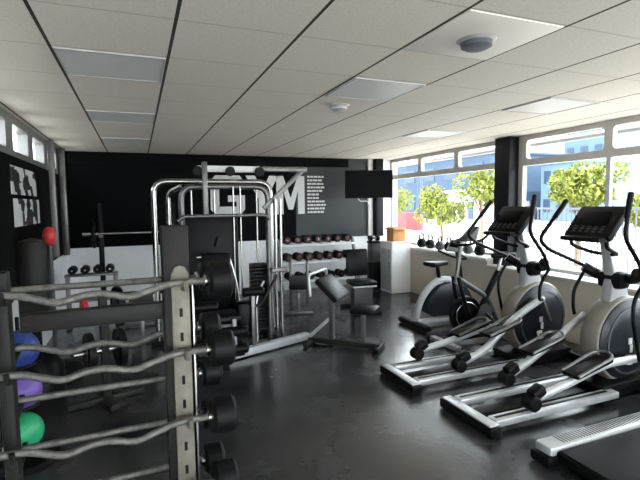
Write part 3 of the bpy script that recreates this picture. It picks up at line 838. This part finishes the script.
MB().box((0, -.024, .004), (.83, .004, .465)).build('screen', M_screen, t)
MB().box((0, .05, 0), (.28, .06, .24), .01).build('mount_plate', M_blk, t)
MB().tube([(0, .08, 0), (-.05, .45, .05), (-.30, .83, .05)], .028, .1).build('mount_arm', M_blk, t)
MB().tube([(-.20, .02, -.24), (-.15, .05, -.31), (-.02, .12, -.30), (.05, .3, -.42)], .008, .05, 8).build('cable', M_mark, t)

# ------------------------------------------------------------------ fixed barbell rack close to the camera
rX, rY, rz = -0.155, 1.94, math.radians(1.5)
t = thing('barbell_rack', 'tall dark barbell rack with a tan front plate in the left foreground', 'rack', (rX, rY, 0), rz)
for sx in (-1, 1):
    x = sx * .30
    u = MB().box((x - .01, 0, .785), (.105, .085, 1.57), .008) if sx > 0 else MB().box((x - .01, 0, .71), (.045, .07, 1.42), .008)
    u = u.build('upright', M_rackdark, t)
    if sx > 0:
        pl = [(x - .034, .05), (x + .036, .05), (x + .036, 1.375), (x + .022, 1.402), (x + .001, 1.412), (x - .020, 1.402), (x - .034, 1.375)]
        fp = MB().prism(pl, -.062, -.044, .002).build('front_plate', M_tan, u)
        for z in (1.22, 1.12, .94, .84, .66, .56): MB().box((x + .001, -.0635, z), (.012, .003, .035)).build('slot', M_blk, fp)
        MB().box((x + .050, -.02, .70), (.010, .07, 1.3), .003).build('edge_strip', M_chrome, u)
    for z in (1.35, 1.07, .79, .51):
        MB().tube([(x + .014, -.06, z - .035), (x + .014, -.085, z - .032), (x + .014, -.128, z - .022), (x + .014, -.135, z + .012)], .010, .02, 8).build('front_hook', M_tan if sx > 0 else M_rackdark, t)
    for z in (1.33, 1.10, .89, .69, .48):
        MB().tube([(x, .04, z - .035), (x, .07, z - .03), (x, .15, z - .022), (x, .16, z + .012)], .010, .02, 8).build('rear_hook', M_rackdark, t)
    MB().box((x, 0, .035), (.10, .60, .07), .012).build('foot', M_rackdark, t)
MB().box((0, 0.005, 1.225), (.52, .05, .07), .01).build('crossbar', M_rackdark, t)
MB().box((0, 0, .16), (.52, .05, .07), .01).build('lower_crossbar', M_rackdark, t)
def barbell(name, pts, hr, hl, label, y, z, group):
    c = Matrix.Rotation(rz, 3, 'Z') @ Vector((0.01, y, z))
    t = thing(name, label, 'barbell', (rX + c.x, rY + c.y, c.z), rz, group)
    MB().tube(pts, .0135, .035, 12).build('bar', M_knurl, t)
    e = pts[-1][0]
    for sx in (-1, 1):
        h = MB().cyl((sx * (e - .005), 0, 0), (sx * (e + hl), 0, 0), hr, 24, .012).build('head', M_rub, t)
        MB().cyl((sx * (e + hl - .002), 0, 0), (sx * (e + hl + .004), 0, 0), hr * .6, 20, .001).build('end_cap', M_grey, h)
        MB().cyl((sx * (e - .02), 0, 0), (sx * e, 0, 0), .024, 16, .003).build('collar', M_chrome, t)
EZ = [(-.395, 0, 0), (-.26, 0, 0), (-.13, -.01, -.042), (-.055, -.006, -.018), (.02, -.006, -.018), (.10, -.01, -.042), (.25, 0, 0), (.395, 0, 0)]
ST = [(-.395, 0, 0), (.395, 0, 0)]
zn = ['top', 'second', 'third', 'lowest']
for i, z in enumerate((1.35, 1.07, .79, .51)):
    barbell('curl_barbell', EZ if i < 3 else ST, .074, .09, ('cambered curl barbell on the %s front hooks of the rack' if i < 3 else 'straight barbell on the %s front hooks of the rack') % zn[i], -.112, z, 'fixed barbells on the front of the rack')
zr = ['top', 'second', 'third', 'fourth', 'lowest']
for i, z in enumerate((1.33, 1.10, .89, .69, .48)):
    barbell('straight_barbell' if i != 1 else 'curl_barbell', ST if i != 1 else EZ, .066, .08, ('straight barbell on the %s rear hooks of the rack' if i != 1 else 'cambered curl barbell on the %s rear hooks of the rack') % zr[i], .128, z, 'fixed barbells on the back of the rack')

# ------------------------------------------------------------------ medicine balls on their tower
t = thing('ball_tower', 'black tower stand holding the coloured exercise balls by the left wall', 'rack', (-.75, 3.38, 0))
for z in (.10, .37, .64):
    MB().tube([(.095 * math.cos(i * PI / 12), .095 * math.sin(i * PI / 12), z) for i in range(24)], .010, 0, 8, True).build('ring', M_blk, t)
for a in (100, 170, 240):
    a = math.radians(a)
    MB().cyl((.155 * math.cos(a), .155 * math.sin(a), 0), (.155 * math.cos(a), .155 * math.sin(a), .92), .012).build('pole', M_blk, t)
    mb = MB()
    for z in (.10, .37, .64): mb.cyl((.155 * math.cos(a), .155 * math.sin(a), z), (.098 * math.cos(a), .098 * math.sin(a), z), .008)
    mb.build('arm', M_blk, t)
MB().cyl((0, 0, 0), (0, 0, .03), .2).build('base', M_blk, t)
for z, r, mm, cn in ((.10, .122, M_green, 'green ball on the lowest ring of the ball tower'), (.37, .125, M_purple, 'purple ball on the middle ring of the ball tower'), (.64, .125, M_blue, 'blue ball on the top ring of the ball tower')):
    o = tag(MB().ball((0, 0, 0), r, seg=32).build('exercise_ball', mm), cn, 'ball', 'exercise balls on the tower')
    o.location = (-.75, 3.38, z + math.sqrt((r + .010) ** 2 - .095 ** 2) + .001)

# ------------------------------------------------------------------ left side: reflex ball, punch bag, plate tree
t = thing('reflex_ball_stand', 'red punch ball on a dark floor post by the left wall', 'punch ball', (-.80, 5.05, 0))
MB().lathe([(.24, 0), (.24, .05), (.18, .11), (.04, .14)], (0, 0, 0)).build('base', M_blk, t)
MB().cyl((0, 0, .12), (0, 0, 1.28), .022).build('post', M_grey, t)
MB().ball((0, 0, 1.37), .062, (1, 1, 1.5), 20).build('punch_ball', M_red, t)
t = thing('punch_bag', 'dark standing punch bag beside the red punch ball', 'punch bag', (-.86, 4.55, 0))
MB().lathe([(.20, 0), (.20, .25), (.13, .36), (.06, .42)], (0, 0, 0)).build('base', M_blk, t)
MB().lathe([(.06, .62), (.10, .64), (.12, .70), (.12, 1.30), (.10, 1.36), (1e-4, 1.39)], (0, 0, 0)).build('bag', M_rackdark, t)
MB().cyl((0, 0, .40), (0, 0, .66), .04).build('neck', M_blk, t)
t = thing('plate_tree', 'dark weight plate tree near the coloured balls', 'rack', (-.30, 4.15, 0), .3)
MB().bar((0, 0, .05), (0, 0, .95), .06, .06).build('post', M_rackdark, t)
mb = MB(); mb.box((0, 0, .03), (.60, .07, .05), .01); mb.box((0, 0, .03), (.07, .50, .05), .01); mb.build('base', M_rackdark, t)
pegs = ((-1, .80), (1, .80), (-1, .45), (1, .45))
for sx, z in pegs: MB().cyl((sx * .02, 0, z), (sx * .24, 0, z), .024).build('peg', M_chrome, t)
def plate(r, mm, label, sx, z, x, w):
    c = Matrix.Rotation(.3, 3, 'Z') @ Vector((sx * x, 0, 0))
    t = tag(MB().lathe([(.027, -w / 2), (r * .5, -w / 2), (r * .55, -w * .3), (r * .85, -w * .3), (r * .9, -w / 2), (r, -w / 2), (r, w / 2), (r * .9, w / 2), (r * .85, w * .3), (r * .55, w * .3), (r * .5, w / 2), (.027, w / 2), (.027, -w / 2)], (0, 0, 0), 'X', 32).build('weight_plate', mm), label, 'weight plate', 'plates on the plate tree')
    t.location = (-.30 + c.x, 4.15 + c.y, z); t.rotation_euler = (0, 0, .3)
plate(.11, M_red, 'small red plate on the upper left peg of the plate tree', -1, .80, .14, .03)
plate(.17, M_rub, 'black plate on the upper right peg of the plate tree', 1, .80, .12, .04)
plate(.16, M_rub, 'black plate on the lower left peg of the plate tree', -1, .45, .12, .05)
plate(.16, M_rub, 'black plate on the lower right peg of the plate tree', 1, .45, .12, .05)

# bench-press station against the black wall
t = thing('squat_stand', 'black squat stand in front of the black back wall', 'rack', (.0, 7.55, 0))
for sx in (-1, 1):
    MB().box((sx * .52, 0, .85), (.07, .07, 1.70), .008).build('upright', M_blk, t)
    MB().box((sx * .52, -.12, .035), (.08, .95, .07), .01).build('foot', M_blk, t)
    MB().box((sx * .52, -.07, 1.21), (.05, .10, .04), .006).build('hook', M_steel, t)
MB().box((0, .0, .30), (1.0, .06, .06), .008).build('cross_member', M_blk, t)
t = thing('olympic_barbell', 'long silver barbell resting across the squat stand by the black wall', 'barbell', (.06, 7.47, 1.245))
MB().cyl((-.62, 0, 0), (.98, 0, 0), .014).build('bar', M_chrome, t)
for a, b in ((-.82, -.60), (.90, 1.14)): MB().cyl((a, 0, 0), (b, 0, 0), .025).build('sleeve', M_chrome, t)
for x in (-.67, .96): MB().cyl((x - .022, 0, 0), (x + .022, 0, 0), .21, 36, .01).build('plate', M_rub, t)
t = thing('flat_bench', 'low black flat bench on the floor behind the barbell rack', 'bench', (.0, 6.2, 0))
MB().box((0, 0, .42), (.30, 1.15, .08), .03).build('pad', M_vinyl, t)
MB().box((0, 0, .35), (.06, 1.0, .06), .008).build('spine', M_steel, t)
for sy in (-1, 1):
    MB().bar((0, sy * .42, .04), (0, sy * .42, .33), .05, .05).build('leg', M_steel, t)
    MB().box((0, sy * .42, .025), (.45, .06, .05), .01).build('foot', M_steel, t)

# low hand-weight stand by the back left corner
t = thing('weight_stand', 'low grey stand with hand weights by the back left corner', 'rack', (-.62, 7.0, 0))
for sx in (-1, 1):
    MB().bar((sx * .30, 0, 0), (sx * .30, 0, .70), .04, .06).build('side_frame', M_steel, t)
    MB().box((sx * .30, 0, .025), (.05, .36, .05), .01).build('foot', M_steel, t)
MB().box((0, 0, .71), (.66, .16, .03), .006).build('shelf', M_steel, t)
MB().box((0, 0, .36), (.56, .16, .03), .006).build('shelf', M_steel, t)
src = None
for i in range(4):
    lab = '%s black hand weight from the left on the top of the corner stand' % ORD[i]
    loc = (-.62 + (i - 1.5) * .155, 7.0, .727 + .058)
    if src is None:
        src = dumbbell(.058, .20, M_rub, lab, loc); src['group'] = 'hand weights on the corner stand'
    else: dup(src, loc, None, lab)
